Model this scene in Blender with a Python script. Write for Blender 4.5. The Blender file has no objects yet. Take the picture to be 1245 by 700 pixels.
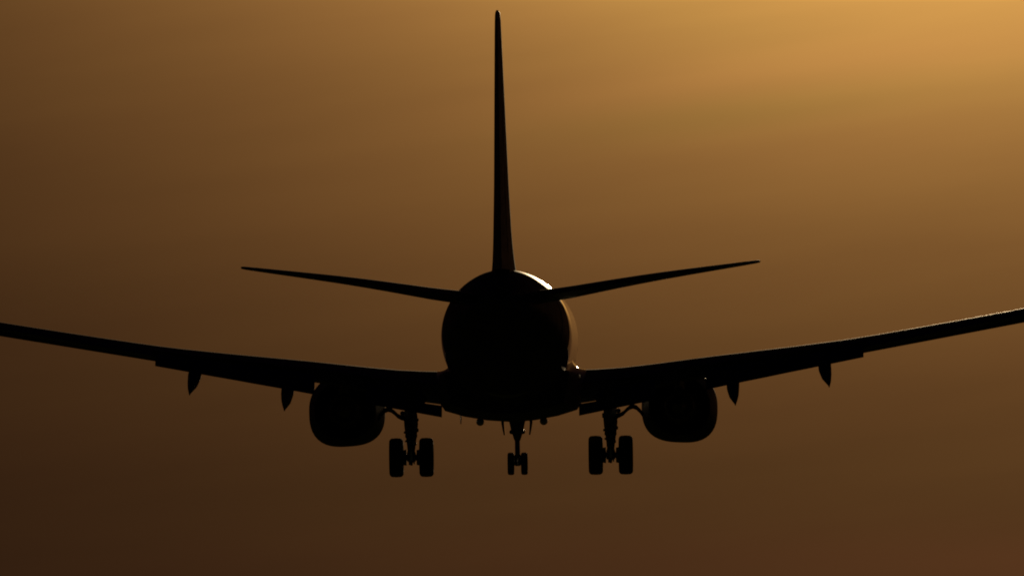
import bpy, math, random
from mathutils import Matrix, Vector

# ------------------------------------------------------------------ camera, sky, sun, exposure
scene = bpy.context.scene
C = scene.collection
R = math.radians
VIEW_EL = 2.5                      # the telephoto lens looks 2.5 degrees up, due +Y
SUN_AZ, SUN_EL = 1.62, 4.35        # just above and right of the frame

cam_d = bpy.data.cameras.new('camera')
cam = bpy.data.objects.new('camera', cam_d)
C.objects.link(cam)
cam.location = (0, 0, 1.7)
cam.rotation_euler = (R(90 + VIEW_EL), 0, 0)
cam_d.sensor_width = 36
cam_d.lens = 587.13
cam_d.clip_start = 1.0
cam_d.clip_end = 60000
scene.camera = cam

scene.cycles.filter_width = 1.9
vs = scene.view_settings
vs.view_transform = 'Standard'
vs.look = 'None'
vs.exposure = 0
vs.gamma = 1
vs.use_curve_mapping = False

world = bpy.data.worlds.new('World')
scene.world = world
world.use_nodes = True
nt = world.node_tree
nt.nodes.clear()
def N(t, **k):
    n = nt.nodes.new(t)
    for a, b in k.items():
        setattr(n, a, b)
    return n
def wire(sock, v):
    if hasattr(v, 'is_output'):
        nt.links.new(v, sock)
    else:
        sock.default_value = v
def M(op, a, b=None, c=None, clamp=False):
    n = N('ShaderNodeMath', operation=op, use_clamp=clamp)
    wire(n.inputs[0], a)
    if b is not None: wire(n.inputs[1], b)
    if c is not None: wire(n.inputs[2], c)
    return n.outputs[0]
def XYZ(x, y, z):
    n = N('ShaderNodeCombineXYZ')
    for s, v in zip(n.inputs, (x, y, z)): wire(s, v)
    return n.outputs[0]
tc = N('ShaderNodeTexCoord')
sep = N('ShaderNodeSeparateXYZ')
nt.links.new(tc.outputs['Generated'], sep.inputs[0])
az = M('MULTIPLY', M('ARCTAN2', sep.outputs[0], sep.outputs[1]), 57.29578)     # degrees right of +Y
el = M('MULTIPLY', M('ARCSINE', sep.outputs[2]), 57.29578)                     # degrees above the horizon
v = M('SUBTRACT', el, 2.5)
# glow of the low sun in the evening haze: wide along the horizon, tight in height
du = M('DIVIDE', M('SUBTRACT', az, 1.555), 1.453)
dv = M('DIVIDE', M('SUBTRACT', v, 1.766), 0.729)
d2 = M('ADD', M('ADD', M('MULTIPLY', du, du), M('MULTIPLY', dv, dv)), 0.01)
glow = M('MULTIPLY', M('EXPONENT', M('MULTIPLY', M('POWER', d2, 0.5626), -1.0)), 1.818)
# dull orange band low along the horizon on the sun's side
base = M('EXPONENT', M('ADD', M('MULTIPLY', M('MINIMUM', M('MAXIMUM', az, -4.0), 3.0), 0.2525), -3.362))
fade = M('MULTIPLY', M('EXPONENT', M('MULTIPLY', M('ABSOLUTE', az), -0.03)),
         M('EXPONENT', M('MULTIPLY', M('MAXIMUM', M('SUBTRACT', el, 5.0), 0.0), -0.2)))
base = M('MULTIPLY', base, fade)
L = M('ADD', glow, base)
# thin cloud streaks lying along the horizon
def noise(sx, sy, seed, detail=2.0):
    n = N('ShaderNodeTexNoise')
    n.inputs['Scale'].default_value = 1.0
    n.inputs['Detail'].default_value = detail
    n.inputs['Roughness'].default_value = 0.5
    nt.links.new(XYZ(M('MULTIPLY', az, sx), M('MULTIPLY', M('SUBTRACT', v, M('MULTIPLY', az, 0.13)), sy), seed), n.inputs['Vector'])
    return M('SUBTRACT', n.outputs[0], 0.5)
st = M('ADD', M('MULTIPLY', noise(0.55, 3.2, 3.7), 0.24), M('MULTIPLY', noise(0.9, 9.0, 8.1, 3.0), 0.10))
# two slanting streaks of thin cloud below the glow: a lit one and a duller one under it
def streak(u0, v0, slope, w, lu, amp):
    a = M('DIVIDE', M('SUBTRACT', M('SUBTRACT', v, v0), M('MULTIPLY', M('SUBTRACT', az, u0), slope)), w)
    b = M('DIVIDE', M('SUBTRACT', az, u0), lu)
    return M('MULTIPLY', M('EXPONENT', M('MULTIPLY', M('ADD', M('MULTIPLY', a, a), M('MULTIPLY', b, b)), -1.0)), amp)
s_lit = streak(1.05, 0.75, 0.12, 0.10, 0.9, 0.10)
s_dull = streak(0.75, 0.60, 0.12, 0.07, 0.6, 0.07)
st = M('SUBTRACT', M('ADD', st, s_lit), s_dull)
# a soft brighter band close to the horizon, warmer than the rest
dvb = M('DIVIDE', M('SUBTRACT', v, -0.95), 0.13)
band = M('MULTIPLY', M('EXPONENT', M('MULTIPLY', M('MULTIPLY', dvb, dvb), -1.0)),
         M('MULTIPLY_ADD', M('MULTIPLY', az, 0.5, clamp=False), 0.5, 0.5, clamp=True))
L = M('MULTIPLY', L, M('ADD', M('ADD', 1.0, st), M('MULTIPLY', band, 0.20)))
tint = M('MULTIPLY_ADD', M('MULTIPLY', L, 2.0, clamp=True), 0.075, 0.425)
tint = M('SUBTRACT', tint, M('ADD', M('MULTIPLY', band, 0.05), M('SUBTRACT', M('MULTIPLY', s_lit, 0.25), M('MULTIPLY', s_dull, 0.5))))
tint = M('ADD', tint, M('MULTIPLY', noise(0.8, 3.5, 15.2), 0.022))
haze_col = N('ShaderNodeCombineColor')
wire(haze_col.inputs[0], L)
wire(haze_col.inputs[1], M('MULTIPLY', L, tint))
wire(haze_col.inputs[2], M('MULTIPLY_ADD', L, 0.117, 0.0016))
bg_glow = N('ShaderNodeBackground')
nt.links.new(haze_col.outputs[0], bg_glow.inputs['Color'])
bg_glow.inputs['Strength'].default_value = 1.0
sky = N('ShaderNodeTexSky')
sky.sky_type = 'NISHITA'
sky.sun_disc = False
sky.sun_elevation = R(SUN_EL)
sky.sun_rotation = R(SUN_AZ)
sky.dust_density = 6.0
sky.air_density = 2.0
bg_sky = N('ShaderNodeBackground')
nt.links.new(sky.outputs[0], bg_sky.inputs['Color'])
bg_sky.inputs['Strength'].default_value = 0.00012        # dusk, exposed for the glow
add = N('ShaderNodeAddShader')
nt.links.new(bg_glow.outputs[0], add.inputs[0])
nt.links.new(bg_sky.outputs[0], add.inputs[1])
out = N('ShaderNodeOutputWorld')
nt.links.new(add.outputs[0], out.inputs['Surface'])

sun_d = bpy.data.lights.new('sun', 'SUN')
sun_d.energy = 2.0
sun_d.angle = R(0.53)
sun_d.color = (1.0, 0.74, 0.42)
sun = bpy.data.objects.new('sun', sun_d)
C.objects.link(sun)
sdir = Vector((math.sin(R(SUN_AZ)) * math.cos(R(SUN_EL)), math.cos(R(SUN_AZ)) * math.cos(R(SUN_EL)), math.sin(R(SUN_EL))))
sun.rotation_euler = sdir.to_track_quat('Z', 'Y').to_euler()
sun.location = (20, 100, 60)

# ------------------------------------------------------------------ materials
def material(name, col, rough, metal=0.0, coat=0.0, var=0.15, scale=3.0, spec=0.5, wave=0.0):
    m = bpy.data.materials.new(name)
    m.use_nodes = True
    t = m.node_tree
    b = t.nodes['Principled BSDF']
    tcn = t.nodes.new('ShaderNodeTexCoord')
    nz = t.nodes.new('ShaderNodeTexNoise')
    nz.inputs['Scale'].default_value = scale
    nz.inputs['Detail'].default_value = 4
    t.links.new(tcn.outputs['Object'], nz.inputs['Vector'])
    mx = t.nodes.new('ShaderNodeMix')
    mx.data_type = 'RGBA'
    mx.inputs[6].default_value = (*[c * (1 - var) for c in col], 1)
    mx.inputs[7].default_value = (*[min(1, c * (1 + var)) for c in col], 1)
    t.links.new(nz.outputs[0], mx.inputs[0])
    t.links.new(mx.outputs[2], b.inputs['Base Color'])
    mr = t.nodes.new('ShaderNodeMapRange')
    mr.inputs['To Min'].default_value = rough * 0.75
    mr.inputs['To Max'].default_value = rough * 1.3
    t.links.new(nz.outputs[0], mr.inputs['Value'])
    t.links.new(mr.outputs[0], b.inputs['Roughness'])
    b.inputs['Metallic'].default_value = metal
    if wave:                                    # slight oil-canning of the skin between its frames
        wz = t.nodes.new('ShaderNodeTexNoise')
        wz.inputs['Scale'].default_value = 1.6
        wz.inputs['Detail'].default_value = 3
        t.links.new(tcn.outputs['Object'], wz.inputs['Vector'])
        bp = t.nodes.new('ShaderNodeBump')
        bp.inputs['Strength'].default_value = 1.0
        bp.inputs['Distance'].default_value = wave
        t.links.new(wz.outputs[0], bp.inputs['Height'])
        t.links.new(bp.outputs[0], b.inputs['Normal'])
    b.inputs['Coat Weight'].default_value = coat
    b.inputs['Coat Roughness'].default_value = 0.06
    b.inputs['Specular IOR Level'].default_value = spec
    return m
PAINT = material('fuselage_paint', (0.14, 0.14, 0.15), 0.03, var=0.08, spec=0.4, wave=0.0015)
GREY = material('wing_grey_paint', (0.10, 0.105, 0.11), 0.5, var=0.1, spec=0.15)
TAILP = material('tail_paint_and_shade', (0.03, 0.03, 0.04), 0.5, var=0.1, spec=0.2)  # dark tail colour; on the tail cone it stands in for shade
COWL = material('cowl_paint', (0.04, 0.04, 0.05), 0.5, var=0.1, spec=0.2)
BARE = material('bare_aluminium', (0.55, 0.55, 0.55), 0.22, metal=1.0, var=0.08)
HOT = material('heat_stained_metal', (0.16, 0.14, 0.12), 0.45, metal=1.0, var=0.2)
STEEL = material('gear_steel_paint', (0.12, 0.12, 0.12), 0.45, var=0.15, scale=9, spec=0.12)
CHROME = material('polished_steel', (0.7, 0.7, 0.7), 0.12, metal=1.0, var=0.05)
RUBBER = material('tyre_rubber', (0.018, 0.018, 0.019), 0.75, var=0.2, scale=12)
DARK = material('dark_cavity', (0.02, 0.02, 0.02), 0.7)
DOOR = material('gear_door_paint', (0.02, 0.02, 0.022), 0.9, var=0.1, spec=0.0)
GLASS = material('lamp_glass', (0.3, 0.3, 0.32), 0.1, spec=0.6)
GRASS = material('airfield_grass', (0.04, 0.05, 0.02), 1.0, var=0.5, scale=0.05, spec=0.0)

# ------------------------------------------------------------------ ground: one sheet to the horizon
def grid_mesh(half, n):
    vv, ff = [], []
    for i in range(n + 1):
        for j in range(n + 1):
            vv.append((-half + 2 * half * i / n, -half + 2 * half * j / n, 0))
    for i in range(n):
        for j in range(n):
            a = i * (n + 1) + j
            ff.append((a, a + n + 1, a + n + 2, a + 1))
    me = bpy.data.meshes.new('ground')
    me.from_pydata(vv, [], ff)
    return me
gm = grid_mesh(20000, 24)
gm.materials.append(GRASS)
ground = bpy.data.objects.new('ground', gm)
ground['kind'] = 'structure'
C.objects.link(ground)

# ------------------------------------------------------------------ the airliner: pose
# aircraft axes: x to its right, y forward, z up; origin on the fuselage centreline above the main wheels
cs, sn = math.cos, math.sin
yaw, pit, rol = R(0.70), R(-0.5), R(0.72)
Rroll = Matrix(((cs(rol), 0, -sn(rol)), (0, 1, 0), (sn(rol), 0, cs(rol))))
Rpit = Matrix(((1, 0, 0), (0, cs(pit), -sn(pit)), (0, sn(pit), cs(pit))))
Ryaw = Matrix(((cs(yaw), sn(yaw), 0), (-sn(yaw), cs(yaw), 0), (0, 0, 1)))
Rel = Ryaw @ Rpit @ Rroll
e = R(VIEW_EL)
B = Matrix(((1, 0, 0), (0, cs(e), -sn(e)), (0, sn(e), cs(e))))
WHEEL_Z = 4.03                                # wheels hang this far below the centreline
pos = Vector(cam.location) + B @ (Vector((-0.0686, 480.0, -1.371)) + Rel @ Vector((0, 0, -WHEEL_Z)))
jet = bpy.data.objects.new('jet_airliner', None)
C.objects.link(jet)
jet.location = pos
jet.rotation_euler = (B @ Rel).to_euler()
jet.empty_display_size = 3
jet['label'] = 'twin-engine jet airliner seen from behind in dark silhouette, landing gear down'
jet['category'] = 'airliner'

def part(name, verts, faces, mat, parent=None, sharp=32):
    me = bpy.data.meshes.new(name)
    me.from_pydata([(p[0], p[1], p[2] + WHEEL_Z) for p in verts], [], faces)
    me.validate()
    import bmesh
    bm = bmesh.new(); bm.from_mesh(me)
    bmesh.ops.recalc_face_normals(bm, faces=bm.faces[:])
    bm.to_mesh(me); bm.free()
    me.shade_smooth()
    me.set_sharp_from_angle(angle=R(sharp))
    me.materials.append(mat)
    o = bpy.data.objects.new(name, me)
    C.objects.link(o)
    o.parent = parent or jet
    return o

class MB:
    """collects lofts into one mesh"""
    def __init__(s): s.v, s.f = [], []
    def loft(s, rings, cap0=True, cap1=True):
        b = len(s.v); n = len(rings[0])
        for r in rings: s.v.extend(r)
        for i in range(len(rings) - 1):
            for j in range(n):
                k = (j + 1) % n
                s.f.append((b + i*n + j, b + i*n + k, b + (i+1)*n + k, b + (i+1)*n + j))
        if cap0: s.f.append(tuple(b + j for j in range(n)))
        if cap1: s.f.append(tuple(b + (len(rings)-1)*n + j for j in reversed(range(n))))
        return s
    def tube(s, pts, rad, n=14, flat=1.0):
        """round tube through points; rad a number or one per point"""
        pts = [Vector(p) for p in pts]
        if not hasattr(rad, '__len__'): rad = [rad] * len(pts)
        rings = []
        for i, p in enumerate(pts):
            t = (pts[min(i+1, len(pts)-1)] - pts[max(i-1, 0)])
            if t.length < 1e-6: t = Vector((0, 0, 1))
            t.normalize()
            a = t.cross(Vector((0, 1, 0)))
            if a.length < 0.05: a = t.cross(Vector((1, 0, 0)))
            a.normalize(); bb = t.cross(a)
            rings.append([tuple(p + a * (rad[i] * cs(2*math.pi*k/n)) + bb * (rad[i] * flat * sn(2*math.pi*k/n))) for k in range(n)])
        return s.loft(rings)
    def lathe(s, axis, centre, prof, n=28):
        """prof: (along, radius) about the x, y or z axis through centre"""
        rings = []
        for a, r in prof:
            ring = []
            for k in range(n):
                c, d = r * cs(2*math.pi*k/n), r * sn(2*math.pi*k/n)
                o = {'x': (a, c, d), 'y': (c, a, d), 'z': (c, d, a)}[axis]
                ring.append(tuple(centre[i] + o[i] for i in range(3)))
            rings.append(ring)
        return s.loft(rings)
    def box(s, c, size, rot=None, bev=0.15):
        """chamfered box"""
        hx, hy, hz = [q / 2 for q in size]
        b = min(size) * bev
        rings = []
        for z, i in ((-hz, b), (-hz + b, 0), (hz - b, 0), (hz, b)):
            X, Y = hx - i, hy - i
            rings.append([(-X + b, -Y, z), (X - b, -Y, z), (X, -Y + b, z), (X, Y - b, z), (X - b, Y, z), (-X + b, Y, z), (-X, Y - b, z), (-X, -Y + b, z)])
        if rot is None: rot = Matrix.Identity(3)
        rings = [[tuple(Vector(c) + rot @ Vector(p)) for p in r] for r in rings]
        return s.loft(rings)
    def done(s, name, mat, parent=None, sharp=32): return part(name, s.v, s.f, mat, parent, sharp)

def lerp(tab, x):
    if x <= tab[0][0]: 
        return tab[0][1]
    for (a, p), (b, q) in zip(tab, tab[1:]):
        if x <= b:
            return p + (q - p) * (x - a) / (b - a)
    return tab[-1][1]
def smooth(tab, x):
    """Catmull-Rom through the table"""
    n = len(tab)
    if x <= tab[0][0]: return tab[0][1]
    if x >= tab[-1][0]: return tab[-1][1]
    for i in range(n - 1):
        if x <= tab[i+1][0]: break
    x0, y0 = tab[i]; x1, y1 = tab[i+1]; h = x1 - x0
    sl = lambda k: (tab[min(k+1, n-1)][1] - tab[max(k-1, 0)][1]) / (tab[min(k+1, n-1)][0] - tab[max(k-1, 0)][0])
    m0, m1 = sl(i) * h, sl(i+1) * h
    t = (x - x0) / h
    return (2*t**3-3*t*t+1)*y0 + (t**3-2*t*t+t)*m0 + (-2*t**3+3*t*t)*y1 + (t**3-t*t)*m1
ST = 19.6                                       # station of the main wheels, metres behind the nose

# ------------------------------------------------------------------ fuselage
FT = [  # station, half width, top, bottom, height of the widest line
    (0.00, 0.02, -0.53, -0.57, -0.55), (0.12, 0.24, -0.30, -0.80, -0.55), (0.4, 0.48, -0.05, -1.05, -0.53), (1.0, 0.86, 0.30, -1.42, -0.45),
    (1.8, 1.20, 0.66, -1.70, -0.35), (2.6, 1.45, 1.14, -1.88, -0.24), (3.5, 1.66, 1.52, -2.00, -0.12), (4.6, 1.80, 1.75, -2.08, -0.03),
    (6.0, 1.87, 1.86, -2.12, 0.0), (7.2, 1.88, 1.88, -2.13, 0.0), (16.0, 1.88, 1.88, -2.13, 0.0), (25.4, 1.88, 1.88, -2.13, 0.0),
    (26.8, 1.87, 1.88, -2.02, 0.01), (28.3, 1.82, 1.88, -1.72, 0.06), (30.2, 1.69, 1.87, -1.24, 0.18), (32.2, 1.48, 1.85, -0.68, 0.38),
    (34.2, 1.16, 1.76, -0.14, 0.64), (35.8, 0.84, 1.62, 0.26, 0.84), (37.0, 0.56, 1.46, 0.56, 0.98), (37.7, 0.37, 1.34, 0.74, 1.03), (38.0, 0.27, 1.28, 0.81, 1.04)]
FT = [(a, b * .992, c - .075 * min(1, max(0, c)), d, z - .04) for a, b, c, d, z in FT]
def col(i): return [(r[0], r[i]) for r in FT]
def fus(s): return [smooth(col(i), s) for i in (1, 2, 3, 4)]
def fus_ring(s, n=72, grow=0.0):
    hw, tp, bt, zc = fus(s)
    ring = []
    for k in range(n):
        a = 2 * math.pi * k / n
        x, z = sn(a), cs(a)
        ring.append(((hw + grow) * x, ST - s, zc + z * ((tp - zc if z > 0 else zc - bt) + grow)))
    return ring
sts = [0, .04, .12, .25, .4, .7, 1, 1.4, 1.8, 2.2, 2.6, 3.0, 3.5, 4, 4.6, 5.3, 6, 7.2] + [8 + i for i in range(17)] + [24.8 + 0.4*i for i in range(9)] + [28.3]
fuselage = MB().loft([fus_ring(s) for s in sts]).done('fuselage', PAINT)
tail_cone = MB().loft([fus_ring(28.31 + (38.0 - 28.31) * i / 26) for i in range(27)]).done('tail_cone', TAILP, fuselage)  # shade of the rear skin put into a dark matte colour
# APU exhaust in the tail cone
hw, tp, bt, zc = fus(38.0)
MB().lathe('y', (0, ST - 38.0, 1.045), [(0.25, 0.20), (-0.06, 0.215), (-0.07, 0.19), (-0.065, 0.16), (0.12, 0.13)], 24).done('exhaust_outlet', HOT, fuselage)
# a low blade antenna on the crown, right of the centreline, and a drain mast under the belly
def blade(x, y, z, h, c, w, name, rake=0.3):
    rings = []
    for t, k in ((0, 1), (.6, .8), (.92, .6), (1, .35)):
        cc = c * k; yy = y - rake * abs(h) * t
        rings.append([(x + w*k*q, yy + p*cc, z + h*t) for p, q in ((.5, 0), (.3, .4), (0, .5), (-.5, 0.05), (-.5, -.05), (0, -.5), (.3, -.4))])
    MB().loft(rings).done(name, PAINT, fuselage)
blade(0.50, 2.0, 1.72, 0.13, 0.35, 0.06, 'antenna')
blade(-1.46, 2.0, -2.22, -0.30, 0.22, 0.05, 'drain_mast', 0.4)
# cockpit windows and doors, modelled on the skin
def skin_patch(s0, s1, a0, a1, grow, ns=5, na=6):
    """curved panel on the fuselage skin between two stations and two clock angles (degrees from top, + right)"""
    vv, ff = [], []
    for lay in (grow, -0.02):
        for i in range(ns + 1):
            s = s0 + (s1 - s0) * i / ns
            hw, tp, bt, zc = fus(s)
            for j in range(na + 1):
                a = R(a0 + (a1 - a0) * j / na)
                x, z = sn(a), cs(a)
                vv.append(((hw + lay) * x, ST - s, zc + z * ((tp - zc if z > 0 else zc - bt) + lay)))
    m = (ns + 1) * (na + 1)
    ix = lambda l, i, j: l * m + i * (na + 1) + j
    for i in range(ns):
        for j in range(na):
            ff.append((ix(0, i, j), ix(0, i+1, j), ix(0, i+1, j+1), ix(0, i, j+1)))
            ff.append((ix(1, i, j), ix(1, i, j+1), ix(1, i+1, j+1), ix(1, i+1, j)))
    for i in range(ns):
        ff.append((ix(0, i, 0), ix(1, i, 0), ix(1, i+1, 0), ix(0, i+1, 0)))
        ff.append((ix(0, i, na), ix(0, i+1, na), ix(1, i+1, na), ix(1, i, na)))
    for j in range(na):
        ff.append((ix(0, 0, j), ix(0, 0, j+1), ix(1, 0, j+1), ix(1, 0, j)))
        ff.append((ix(0, ns, j), ix(1, ns, j), ix(1, ns, j+1), ix(0, ns, j+1)))
    return vv, ff
for sg in (-1, 1):
    part('door', *skin_patch(4.75, 5.6, sg * 62, sg * 117, 0.012), PAINT, fuselage)
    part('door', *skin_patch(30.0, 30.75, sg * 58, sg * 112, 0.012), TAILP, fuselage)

# ------------------------------------------------------------------ airfoil sections
def foil(t, xc=1.0, x0=0.0, camber=0.015, n=16):
    """points (x back, z up), trailing edge top -> nose -> trailing edge bottom, unit chord"""
    def yt(x): return 5*t*(.2969*math.sqrt(max(x, 0)) - .126*x - .3516*x*x + .2843*x**3 - .1036*x**4) + 0.0016*x
    def yc(x): return camber * (1 - (2*x - 0.9)**2) if camber else 0
    xs = [x0 + (xc - x0) * (1 - cs(math.pi * i / n * 0.5 + 0)) if x0 == 0 else x0 + (xc - x0) * i / n for i in range(n + 1)]
    yc0 = yc(0)
    top = [(x, yc(x) - yc0 * (1 - x) + yt(x)) for x in xs]
    bot = [(x, yc(x) - yc0 * (1 - x) - yt(x)) for x in xs]
    return list(reversed(top)) + (bot[1:] if x0 == 0 else bot)
def place(pts, x, yle, zle, c, inc, axis='h'):
    a = R(inc)
    r = []
    for px, pz in pts:
        back = c * (px * cs(a) + pz * sn(a))
        up = c * (pz * cs(a) - px * sn(a))
        r.append((x, yle - back, zle + up) if axis == 'h' else (up + zle, yle - back, x))
    return r

# ------------------------------------------------------------------ wings
LE = [(1.2, 12.3), (1.88, 12.85), (4.8, 14.55), (17.16, 21.01)]
TE = [(1.2, 20.35), (5.2, 20.05), (17.16, 22.60)]
TC = [(1.2, .132), (5.2, .118), (9.0, .108), (17.16, .10)]
INC = [(1.2, 2.2), (5.2, 1.2), (10, 0.8), (17.16, 0.3)]
TOP = [(1.2, -1.0), (1.93, -.99), (3.3, -.925), (5.8, -.645), (9.5, -.245), (11.8, .10), (14.65, .575), (17.16, 1.03)]
def wsec(x):
    le, te = lerp(LE, x), lerp(TE, x)
    c, t, inc = te - le, lerp(TC, x), lerp(INC, x)
    ring = place(foil(t), x, 0, 0, c, inc)
    zle = smooth(TOP, x) - max(p[2] for p in ring)
    return ST - le, zle, c, t, inc
def flap_te(x): return -.745 - (10.15 - x) * .1913
def slat_low(x): return .145 - (14.65 - x) * .173 + 0.012
CUT = 0.76
def wing_top(x, y):
    """height of the wing's upper skin"""
    yle, zle, c, t, inc = wsec(x)
    best = None
    pts = place(foil(t, n=40), x, yle, zle, c, inc)[:41]
    for p, q in zip(pts, pts[1:]):
        if p[1] <= y <= q[1]: return p[2] + (q[2] - p[2]) * (y - p[1]) / (q[1] - p[1] + 1e-9)
    return pts[-1][2] if y > pts[-1][1] else pts[0][2]

def mirror(rings, sg): return [[(sg * p[0], p[1], p[2]) for p in r] for r in rings]
def build_wing(sg):
    rings = []
    xs = [1.2, 1.6, 1.93, 2.6, 3.3, 4.2, 5.2, 5.8, 7, 8.2, 9.5, 10.2, 11, 11.8, 12.7, 13.6, 14.65, 15.2]
    for x in xs:
        yle, zle, c, t, inc = wsec(x)
        rings.append(place(foil(t, CUT), x, yle, zle, c, inc))
    for x, k in ((15.25, 1), (16.2, 1), (16.95, 1), (17.1, .95), (17.16, .8)):
        yle, zle, c, t, inc = wsec(x)
        rings.append(place(foil(t * k), x, yle - c * (1 - k) * .6, zle + (1-k) * t * c * .3, c * (1 - (1 - k) * .6), inc))
    w = MB().loft(mirror(rings, sg)).done('wing', GREY)
    # aileron
    rings = []
    for x in (10.24, 11, 12, 13, 14, 15.18):
        yle, zle, c, t, inc = wsec(x)
        rings.append(place(foil(t, 1.0, CUT + .008), x, yle, zle, c, inc))
    MB().loft(mirror(rings, sg)).done('aileron', GREY, w)
    # trailing edge flaps: a main and an aft element
    def flap(x0, x1, x0a, m_c, a_c, n):
        mb = MB()
        main, aft = [], []
        for i in range(n + 1):
            xm = x0 + (x1 - x0) * i / n
            xa = x0a + (x1 - x0a) * i / n
            for x, lst in ((xm, main), (xa, aft)):
                yle, zle, c, t, inc = wsec(x)
                cut = place(foil(t, CUT), x, yle, zle, c, inc)
                zc = cut[0][2] * .45 + cut[-1][2] * .55
                ycut = cut[0][1]
                drop = zc - flap_te(x)
                th = 5.0
                while th < 55 and m_c * c * sn(R(th)) + a_c * c * sn(R(min(th * 1.6, 80))) < drop: th += 0.25
                pm = (ycut - .012 * c, zc)
                if lst is main:
                    lst.append(place(foil(.17, 1, camber=.03), x, pm[0], pm[1], m_c * c, th))
                else:
                    ya = pm[0] - m_c * c * .97 * cs(R(th)); za = pm[1] - m_c * c * sn(R(th))
                    lst.append(place(foil(.20, 1, camber=.03), x, ya, za, a_c * c, min(th * 1.6, 80)))
        mb.loft(mirror(main, sg)); mb.loft(mirror(aft, sg))
        return mb.done('flap', GREY, w)
    flap(2.55, 4.15, 1.97, .13, .075, 5)
    flap(5.62, 10.15, 5.62, .16, .10, 8)
    # flap track fairings, drooping with the flap; the tip leans outboard
    for xc, wd, ztip, dx in ((9.04, .37, -1.60, .11), (6.40, .36, -2.085, .06)):
        yle, zle, c, t, inc = wsec(xc)
        yc, zt = yle - c * .76, flap_te(xc)
        zb = wing_top(xc, yle - c * .5) - t * c * .95
        rows = [  # y, z centre, half width, half height, x shift
            (yc + 1.9, zb - .02, .03, .03, 0), (yc + 1.6, zb - .05, .10, .09, 0), (yc + .9, zb - .10, .165, .17, 0), (yc + .2, zb - .13, .185, .22, 0),
            (yc - .35, (zb + zt) / 2 - .16, .185, .25, 0), (yc - .95, zt - .10, wd / 2, .25, 0.0), (yc - 1.35, zt - .28, wd * .41, .20, dx * .3),
            (yc - 1.7, zt - .44 + (ztip - zt + .65) * .5, wd * .235, .13, dx * .75), (yc - 1.95, ztip + .08, wd * .085, .06, dx * .98), (yc - 2.02, ztip + .005, .012, .012, dx)]
        rings = [[(sg * (xc + s_ + hw_ * cs(2*math.pi*k/20)), y_, z_ + hh_ * sn(2*math.pi*k/20)) for k in range(20)] for y_, z_, hw_, hh_, s_ in rows]
        MB().loft(rings).done('flap_track_fairing', GREY, w)
    # drooped leading edge slats outboard of the engine
    for a, b in ((5.95, 8.2145), (8.2155, 10.7145), (10.7155, 13.3145), (13.3155, 15.95)):
        rings = []
        for i in range(5):
            x = a + (b - a) * i / 4
            yle, zle, c, t, inc = wsec(x)
            cs_ = .20 * c
            zte = zle + .30 * t * c
            low = slat_low(x)
            ang = math.degrees(math.asin(min(.9, max(.2, (zte - low - .02) / cs_))))
            # the slat's trailing edge sits on the wing's nose, its own nose forward and below
            ylt, zlt = yle - .02 * c + cs_ * cs(R(ang)), zte - cs_ * sn(R(ang))
            rings.append(place(foil(.20, 1, camber=.06), x, ylt, zlt, cs_, -ang))
        MB().loft(mirror(rings, sg)).done('slat', GREY, w)
    # leading edge flap between fuselage and engine
    return w
wings = [build_wing(-1), build_wing(1)]

# ------------------------------------------------------------------ wing-body fairing and the fillets along the wing roots
prof = [(2.02, -1.15), (2.06, -1.6), (2.02, -1.9), (1.86, -2.14), (1.3, -2.31), (.65, -2.425), (0, -2.475)]
prof = prof + [(-x, z) for x, z in reversed(prof[:-1])]
rings = []
for y, kx, kz in ((9.6, .80, .42), (9.0, .90, .66), (8.0, .97, .88), (6.5, 1, 1), (2, 1, 1), (-1.5, 1, 1), (-3.5, .985, .93), (-5.2, .95, .76), (-6.6, .90, .5), (-7.4, .86, .30)):
    rings.append([(x * kx, y, -1.0 + (z + 1.0) * (0.78 + .22 * kz) if abs(x) < 1.9 else -1.0 + (z + 1.0) * kz) for x, z in prof] + [(-.9, y, -1.0), (.9, y, -1.0)])
fairing = MB().loft(rings).done('belly_fairing', GREY)
for sg in (-1, 1):
    rings = []
    for i in range(15):
        y = 6.3 - 8.0 * i / 14
        zt = wing_top(2.2, y)
        rad = .36 * (0.55 + .45 * sn(math.pi * min(1, (i + 1) / 8) * .5))
        hw, tp, bt, zc = fus(ST - y)
        z_up = zt + rad
        x_up = hw * math.sqrt(max(0, 1 - (z_up / (2.13 if z_up < 0 else 1.88))**2))
        ring = []
        for k in range(11):
            a = math.pi / 2 * k / 10
            ring.append((sg * (x_up - .012 + (rad + .06) * (1 - cs(a))), y, zt + .012 + rad * (1 - sn(a))))
        ring += [(sg * (x_up + .3), y, zt - .15), (sg * 1.5, y, zt - .15), (sg * 1.5, y, z_up - .05)]
        rings.append(ring)
    MB().loft(rings).done('wing_root_fillet', PAINT, fairing)
# retracted-flush landing lamps swung down under the fairing
for sg in (-1, 1):
    lamp = MB().lathe('y', (sg * .92, 3.0, -2.46), [(-.14, .03), (-.13, .09), (-.06, .115), (.04, .115), (.07, .10), (.075, .02)], 20).box((sg * .92, 3.05, -2.36), (.06, .1, .2)).done('landing_light', BARE, fairing)

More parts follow.
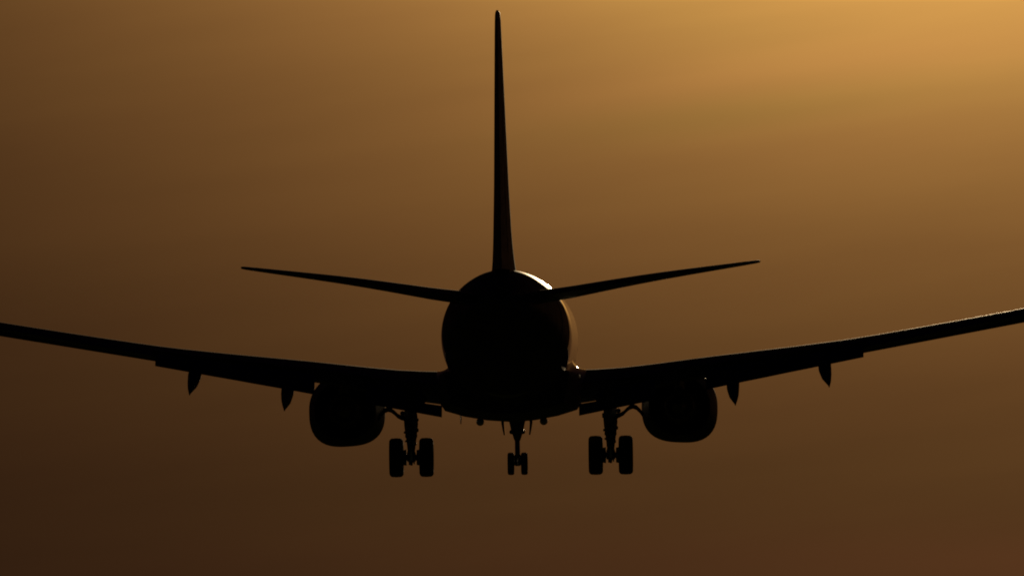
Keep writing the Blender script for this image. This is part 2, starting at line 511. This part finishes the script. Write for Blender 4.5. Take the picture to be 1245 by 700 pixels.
# ------------------------------------------------------------------ engines
def build_engine(sg):
    ex, ez = 4.845, -2.07
    rows = [(8.75, .80), (8.82, .86), (8.80, .92), (8.65, .965), (8.3, 1.015), (7.6, 1.06), (6.9, 1.075), (6.2, 1.065), (5.4, 1.02), (4.7, .95), (4.1, .87), (4.08, .85)]
    rings = []
    nn = 56
    def ring(y, r, flat):
        rr = []
        for k in range(nn):
            a = 2 * math.pi * k / nn
            c, d = cs(a), sn(a)
            p = 2.13 if d > 0 else 2.0 + .75 * flat
            q = (abs(c)**p + abs(d)**p) ** (-1 / p)
            wx = 1.022 + .01 * flat
            hz = (1.0 if d > 0 else .985)
            tilt = -.05 * flat * c * max(0, -d) * r   # the flat underside leans, lower inboard
            rr.append((sg * (ex + r * wx * q * c), y, ez + r * hz * q * d + tilt))
        return rr
    outer = [ring(y, r, min(1, max(0, (y - 3.4) / 2.2))) for y, r in rows]
    inner = [ring(y, r, 0) for y, r in ((4.08, .83), (4.6, .84), (5.4, .84))]
    # outer skin, closed by the rear lip and the duct's dark inside
    mb = MB().loft(outer + inner, cap0=False, cap1=True)
    # the inlet throat
    mb.loft([ring(y, r, .6) for y, r in ((8.75, .80), (8.4, .77), (7.9, .78))], cap0=False, cap1=True)
    en = mb.done('engine', COWL)
    MB().lathe('y', (sg * ex, 0, ez), [(7.88, .77), (7.86, .77)], 36).lathe('y', (sg * ex, 0, ez), [(8.35, .02), (8.2, .10), (7.95, .22), (7.87, .26)], 24).done('fan', DARK, en)
    MB().lathe('y', (sg * ex, 0, ez), [(5.3, .62), (4.6, .60), (4.0, .54), (3.5, .45), (3.2, .40), (3.2, .37), (3.5, .36)], 36).done('core_cowl', HOT, en)
    MB().lathe('y', (sg * ex, 0, ez), [(3.5, .30), (3.2, .26), (2.8, .15), (2.6, .06), (2.57, .01)], 28).done('exhaust_cone', HOT, en)
    # pylon from the cowl top into the wing
    rings = []
    for y, z0, z1, hw_ in ((7.6, -1.06, -.98, .03), (7.0, -1.06, -.86, .11), (6.0, -1.10, -.80, .17), (4.8, -1.35, -.80, .19), (3.6, -1.6, -.95, .18), (2.4, -1.6, -1.05, .14), (1.3, -1.45, -1.1, .03)):
        rings.append([(sg * (ex + a * hw_), y, z) for a, z in ((-1, z0), (1, z0), (1, z1 - .04), (.6, z1), (-.6, z1), (-1, z1 - .04))])
    MB().loft(rings).done('pylon', GREY, en)
    # chine on the inboard side of the cowl
    return en
engines = [build_engine(-1), build_engine(1)]

# ------------------------------------------------------------------ tailplane
SLE = [(.3, 33.7), (7.05, 37.15)]
STE = [(.3, 37.35), (7.05, 38.15)]
STOP = [(.3, 1.07), (1.0, 1.155), (1.85, 1.255), (3.0, 1.42), (4.43, 1.61), (7.15, 1.905)]
STHK = [(.3, .44), (1.2, .36), (2.0, .335), (3.2, .275), (4.45, .218), (6.4, .125), (7.15, .088)]
def ssec(x):
    le, te = lerp(SLE, x), lerp(STE, x)
    c = te - le
    t = lerp(STHK, x) / c
    ring = place(foil(t, camber=0), x, 0, 0, c, -.4)
    return ST - le, smooth(STOP, x) - max(p[2] for p in ring), c, t
def build_stab(sg):
    rings = []
    for x in (.3, .8, 1.2, 1.6, 2.0, 2.6, 3.2, 3.8, 4.45, 5.1, 5.8, 6.4, 6.78):
        yle, zle, c, t = ssec(x)
        rings.append(place(foil(t, .70, camber=0), x, yle, zle, c, -.4))
    for x, k in ((6.8, 1), (7.05, .97), (7.14, .86), (7.18, .6)):
        yle, zle, c, t = ssec(x)
        rings.append(place(foil(t * (.4 + .6 * k), camber=0), x, yle - c * (1 - k) * .6, zle, c * (1 - (1 - k) * .6), -.4))
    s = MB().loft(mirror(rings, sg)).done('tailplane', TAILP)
    rings = []
    for x in (1.25, 2.0, 3.2, 4.45, 5.8, 6.77):
        yle, zle, c, t = ssec(x)
        rings.append(place(foil(t, 1.0, .708, camber=0), x, yle, zle, c, -.4))
    MB().loft(mirror(rings, sg)).done('elevator', TAILP, s)
    return s
stabs = [build_stab(-1), build_stab(1)]

# ------------------------------------------------------------------ fin and rudder
VLE = [(1.5, 26.9), (1.9, 28.2), (2.35, 29.9), (2.9, 31.25), (8.65, 36.95)]
VTE = [(1.5, 36.95), (8.84, 39.0)]
VTH = [(1.5, .74), (1.8, .66), (2.1, .59), (2.5, .535), (3.0, .485), (4.15, .405), (6.42, .285), (8.3, .185), (8.84, .15)]
def vsec(z):
    le, te = lerp(VLE, z), lerp(VTE, z)
    return ST - le, te - le, lerp(VTH, z) / (te - le)
rings = []
for z in (1.3, 1.5, 1.65, 1.8, 2.0, 2.35, 2.6, 2.9, 3.5, 4.15, 5.2, 6.42, 7.5, 8.3, 8.6):
    yle, c, t = vsec(max(z, 1.5))
    rings.append(place(foil(t, .70 if c < 8 else .72, camber=0), z, yle, 0, c, 0, 'v'))
for z, k in ((8.62, 1), (8.75, .97), (8.82, .85), (8.86, .55)):
    yle, c, t = vsec(z)
    rings.append(place(foil(t * (.35 + .65 * k), camber=0), z, yle - c * (1 - k) * .5, 0, c * (1 - (1 - k) * .5), 0, 'v'))
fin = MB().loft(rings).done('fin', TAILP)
rings = []
for z in (1.75, 2.3, 3.0, 4.15, 5.2, 6.42, 7.5, 8.58):
    yle, c, t = vsec(z)
    rings.append(place(foil(t, 1.0, .725, camber=0), z, yle, 0, c, 0, 'v'))
MB().loft(rings).done('rudder', TAILP, fin)

# ------------------------------------------------------------------ landing gear
def tyre(cx, cy, cz, r, w, rim, parent):
    h = w / 2
    MB().lathe('x', (cx, cy, cz), [(-h*.62, rim), (-h*.88, rim + .02), (-h, rim + (r-rim)*.36), (-h*.985, r - .17*r), (-h*.91, r - .095*r), (-h*.78, r - .042*r), (-h*.62, r - .015*r), (-h*.45, r - .003),
        (-h*.36, r), (-h*.34, r - .012), (-h*.30, r - .012), (-h*.28, r), (h*.28, r), (h*.30, r - .012), (h*.34, r - .012), (h*.36, r),
        (h*.45, r - .003), (h*.62, r - .015*r), (h*.78, r - .042*r), (h*.91, r - .095*r), (h*.985, r - .17*r), (h, rim + (r-rim)*.36), (h*.88, rim + .02), (h*.62, rim)], 44).done('tyre', RUBBER, parent, 40)
    MB().lathe('x', (cx, cy, cz), [(-h*.66, .05), (-h*.66, rim*.5), (-h*.45, rim*.75), (-h*.64, rim*.97), (-h*.6, rim + .005), (h*.6, rim + .005), (h*.64, rim*.97), (h*.45, rim*.75), (h*.66, rim*.5), (h*.66, .05)], 36).done('wheel_rim', STEEL, parent)

def build_main_gear(sg):
    gx, az_ = 2.865, -3.46
    g = MB()
    # shock strut, upper cylinder with collars
    g.lathe('z', (sg * gx, 0, 0), [(-1.3, .16), (-1.9, .165), (-2.0, .19), (-2.12, .19), (-2.16, .17), (-2.42, .17), (-2.45, .19), (-2.55, .19), (-2.58, .165), (-2.78, .16), (-2.80, .175), (-2.88, .175), (-2.90, .145), (-2.94, .13)], 26)
    # trunnion brace running up into the wing
    g.tube([(sg * gx, .15, -2.05), (sg * gx, .9, -1.55)], .10)
    g.tube([(sg * (gx - .1), 0, -2.1), (sg * (gx - .42), .1, -1.72)], [.12, .10])
    gear = g.done('main_landing_gear', STEEL)
    MB().lathe('z', (sg * gx, 0, 0), [(-2.85, .118), (-3.20, .118), (-3.22, .108), (-3.40, .108), (-3.41, .13), (-3.56, .13), (-3.60, .08)], 24).done('piston', CHROME, gear)
    a = MB().lathe('x', (sg * gx, 0, az_), [(-.52, .05), (-.5, .075), (-.13, .085), (-.12, .12), (.12, .12), (.13, .085), (.5, .075), (.52, .05)], 20)
    a.tube([(sg * gx, -.12, -3.55), (sg * gx, -.16, -3.68)], [.05, .035])
    a.done('axle', STEEL, gear)
    for d in (-1, 1):
        tyre(sg * gx + d * .432, 0, az_, .562, .415, .27, gear)
        MB().lathe('x', (sg * gx + d * .19, 0, az_), [(-.045, .10), (-.04, .215), (.05, .235), (.055, .10)], 26).done('brake', HOT, gear)
    # torque links behind the strut
    t = MB()
    t.tube([(sg * gx - .085, -.15, -2.86), (sg * gx - .03, -.42, -3.10)], [.045, .03]); t.tube([(sg * gx + .085, -.15, -2.86), (sg * gx + .03, -.42, -3.10)], [.045, .03])
    t.tube([(sg * gx - .085, -.12, -3.36), (sg * gx - .03, -.42, -3.12)], [.045, .03]); t.tube([(sg * gx + .085, -.12, -3.36), (sg * gx + .03, -.42, -3.12)], [.045, .03])
    t.tube([(sg * gx - .07, -.42, -3.11), (sg * gx + .07, -.42, -3.11)], .03)
    t.done('torque_link', STEEL, gear)
    # hoses and lines beside the strut
    h = MB()
    h.tube([(sg * gx - .16, -.1, -2.1), (sg * gx - .185, -.14, -2.35), (sg * gx - .165, -.15, -2.62), (sg * gx - .13, -.2, -2.85), (sg * gx - .10, -.2, -3.1), (sg * gx - .07, -.14, -3.4)], .022, 8)
    h.tube([(sg * gx + .16, -.1, -2.2), (sg * gx + .185, -.12, -2.5), (sg * gx + .15, -.16, -2.8), (sg * gx + .10, -.2, -3.15), (sg * gx + .07, -.14, -3.4)], .022, 8)
    h.box((sg * gx + .16, -.12, -2.68), (.12, .08, .10)).box((sg * gx - .17, -.12, -2.32), (.13, .08, .14)).box((sg * gx - .16, -.1, -2.74), (.10, .08, .07)).box((sg * gx + .17, -.1, -2.38), (.11, .07, .08))
    h.box((sg * gx - .135, -.1, -2.99), (.08, .06, .06)).box((sg * gx + .125, -.12, -3.07), (.06, .06, .08))
    h.tube([(sg * gx - .05, -.05, -3.58), (sg * gx - .06, -.08, -3.67)], [.03, .02], 8).tube([(sg * gx + .07, -.05, -3.57), (sg * gx + .08, -.06, -3.65)], [.025, .015], 8)
    h.done('brake_hose', STEEL, gear)
    # curved gear door seen edge on, arching outboard from the strut towards the engine, and its link
    arch = [(3.04, -2.34), (3.14, -2.32), (3.25, -2.26), (3.34, -2.17), (3.43, -2.10), (3.53, -2.07), (3.63, -2.11), (3.73, -2.21), (3.82, -2.34)]
    rings = []
    for y in (.55, .45, -.45, -.55):
        k = .8 if abs(y) > .5 else 1
        up = [(x, z + .068 * k) for x, z in arch]; dn = [(x - .01, z - .068 * k) for x, z in reversed(arch)]
        rings.append([(sg * x, y, z) for x, z in up + dn])
    MB().loft(rings).done('gear_door', DOOR, gear)
    MB().tube([(sg * (gx + .1), -.1, -2.27), (sg * 3.1, -.1, -2.36)], .05).done('side_brace', STEEL, gear)
    MB().lathe('y', (sg * 3.10, -.30, -2.19), [(-.07, .008), (-.064, .03), (-.047, .053), (-.023, .066), (0, .07), (.023, .066), (.047, .053), (.064, .03), (.07, .008)], 24).tube([(sg * 3.10, -.28, -2.2), (sg * 3.07, -.1, -2.33)], .025, 10).done('glint_ball', CHROME if sg > 0 else STEEL, gear, 80)  # ball added to catch a sun glint, polished on the right only
    return gear
main_gears = [build_main_gear(-1), build_main_gear(1)]

def build_nose_gear():
    gy, az_ = 15.6, -3.70
    g = MB()
    g.lathe('z', (0, gy, 0), [(-1.9, .11), (-2.5, .115), (-2.54, .145), (-2.66, .145), (-2.70, .11), (-2.92, .11), (-2.96, .09), (-3.02, .08)], 22)
    # drag brace, steering cylinders and lamp bracket fill out the top
    g.tube([(0, gy + .1, -2.75), (0, gy + 1.4, -2.05)], .07)
    g.tube([(-.20, gy - .05, -2.2), (-.15, gy - .05, -2.52), (-.09, gy - .05, -2.72), (-.05, gy, -3.0)], [.10, .07, .09, .04])
    g.tube([(.20, gy - .05, -2.2), (.15, gy - .05, -2.52), (.09, gy - .05, -2.72), (.05, gy, -3.0)], [.10, .07, .09, .04])
    g.tube([(-.2, gy - .12, -2.76), (.2, gy - .12, -2.76)], [.06, .06])
    g.lathe('y', (-.17, gy - .12, -2.76), [(-.1, .04), (-.09, .065), (.09, .065), (.1, .04)], 14)
    g.lathe('y', (.17, gy - .12, -2.76), [(-.1, .04), (-.09, .065), (.09, .065), (.1, .04)], 14)
    gear = g.done('nose_landing_gear', STEEL)
    MB().lathe('z', (0, gy, 0), [(-2.98, .076), (-3.42, .076), (-3.46, .10), (-3.72, .105), (-3.77, .06)], 20).done('piston', CHROME, gear)
    t = MB()
    t.tube([(0, gy - .08, -2.98), (0, gy - .30, -3.22)], [.055, .035]); t.tube([(0, gy - .08, -3.5), (0, gy - .30, -3.24)], [.055, .035])
    t.done('torque_link', STEEL, gear)
    MB().lathe('x', (0, gy, az_), [(-.29, .03), (-.28, .05), (.28, .05), (.29, .03)], 18).done('axle', STEEL, gear)
    for d in (-1, 1):
        tyre(d * .20, gy, az_, .335, .20, .17, gear)
        rows = [(.38, -2.05), (.42, -2.3), (.425, -2.5), (.40, -2.7), (.375, -2.85)]
        rings = []
        for y in (gy + .9, gy + .82, gy - .62, gy - .70):
            up = [(x + .055 * (z + 3.2), z) for x, z in rows]; dn = [(x - .065 * (z + 3.2), z) for x, z in reversed(rows)]
            rings.append([(d * x, y, z) for x, z in up + dn])
        MB().loft(rings).done('gear_door', PAINT, gear)
    return gear
nose_gear = build_nose_gear()
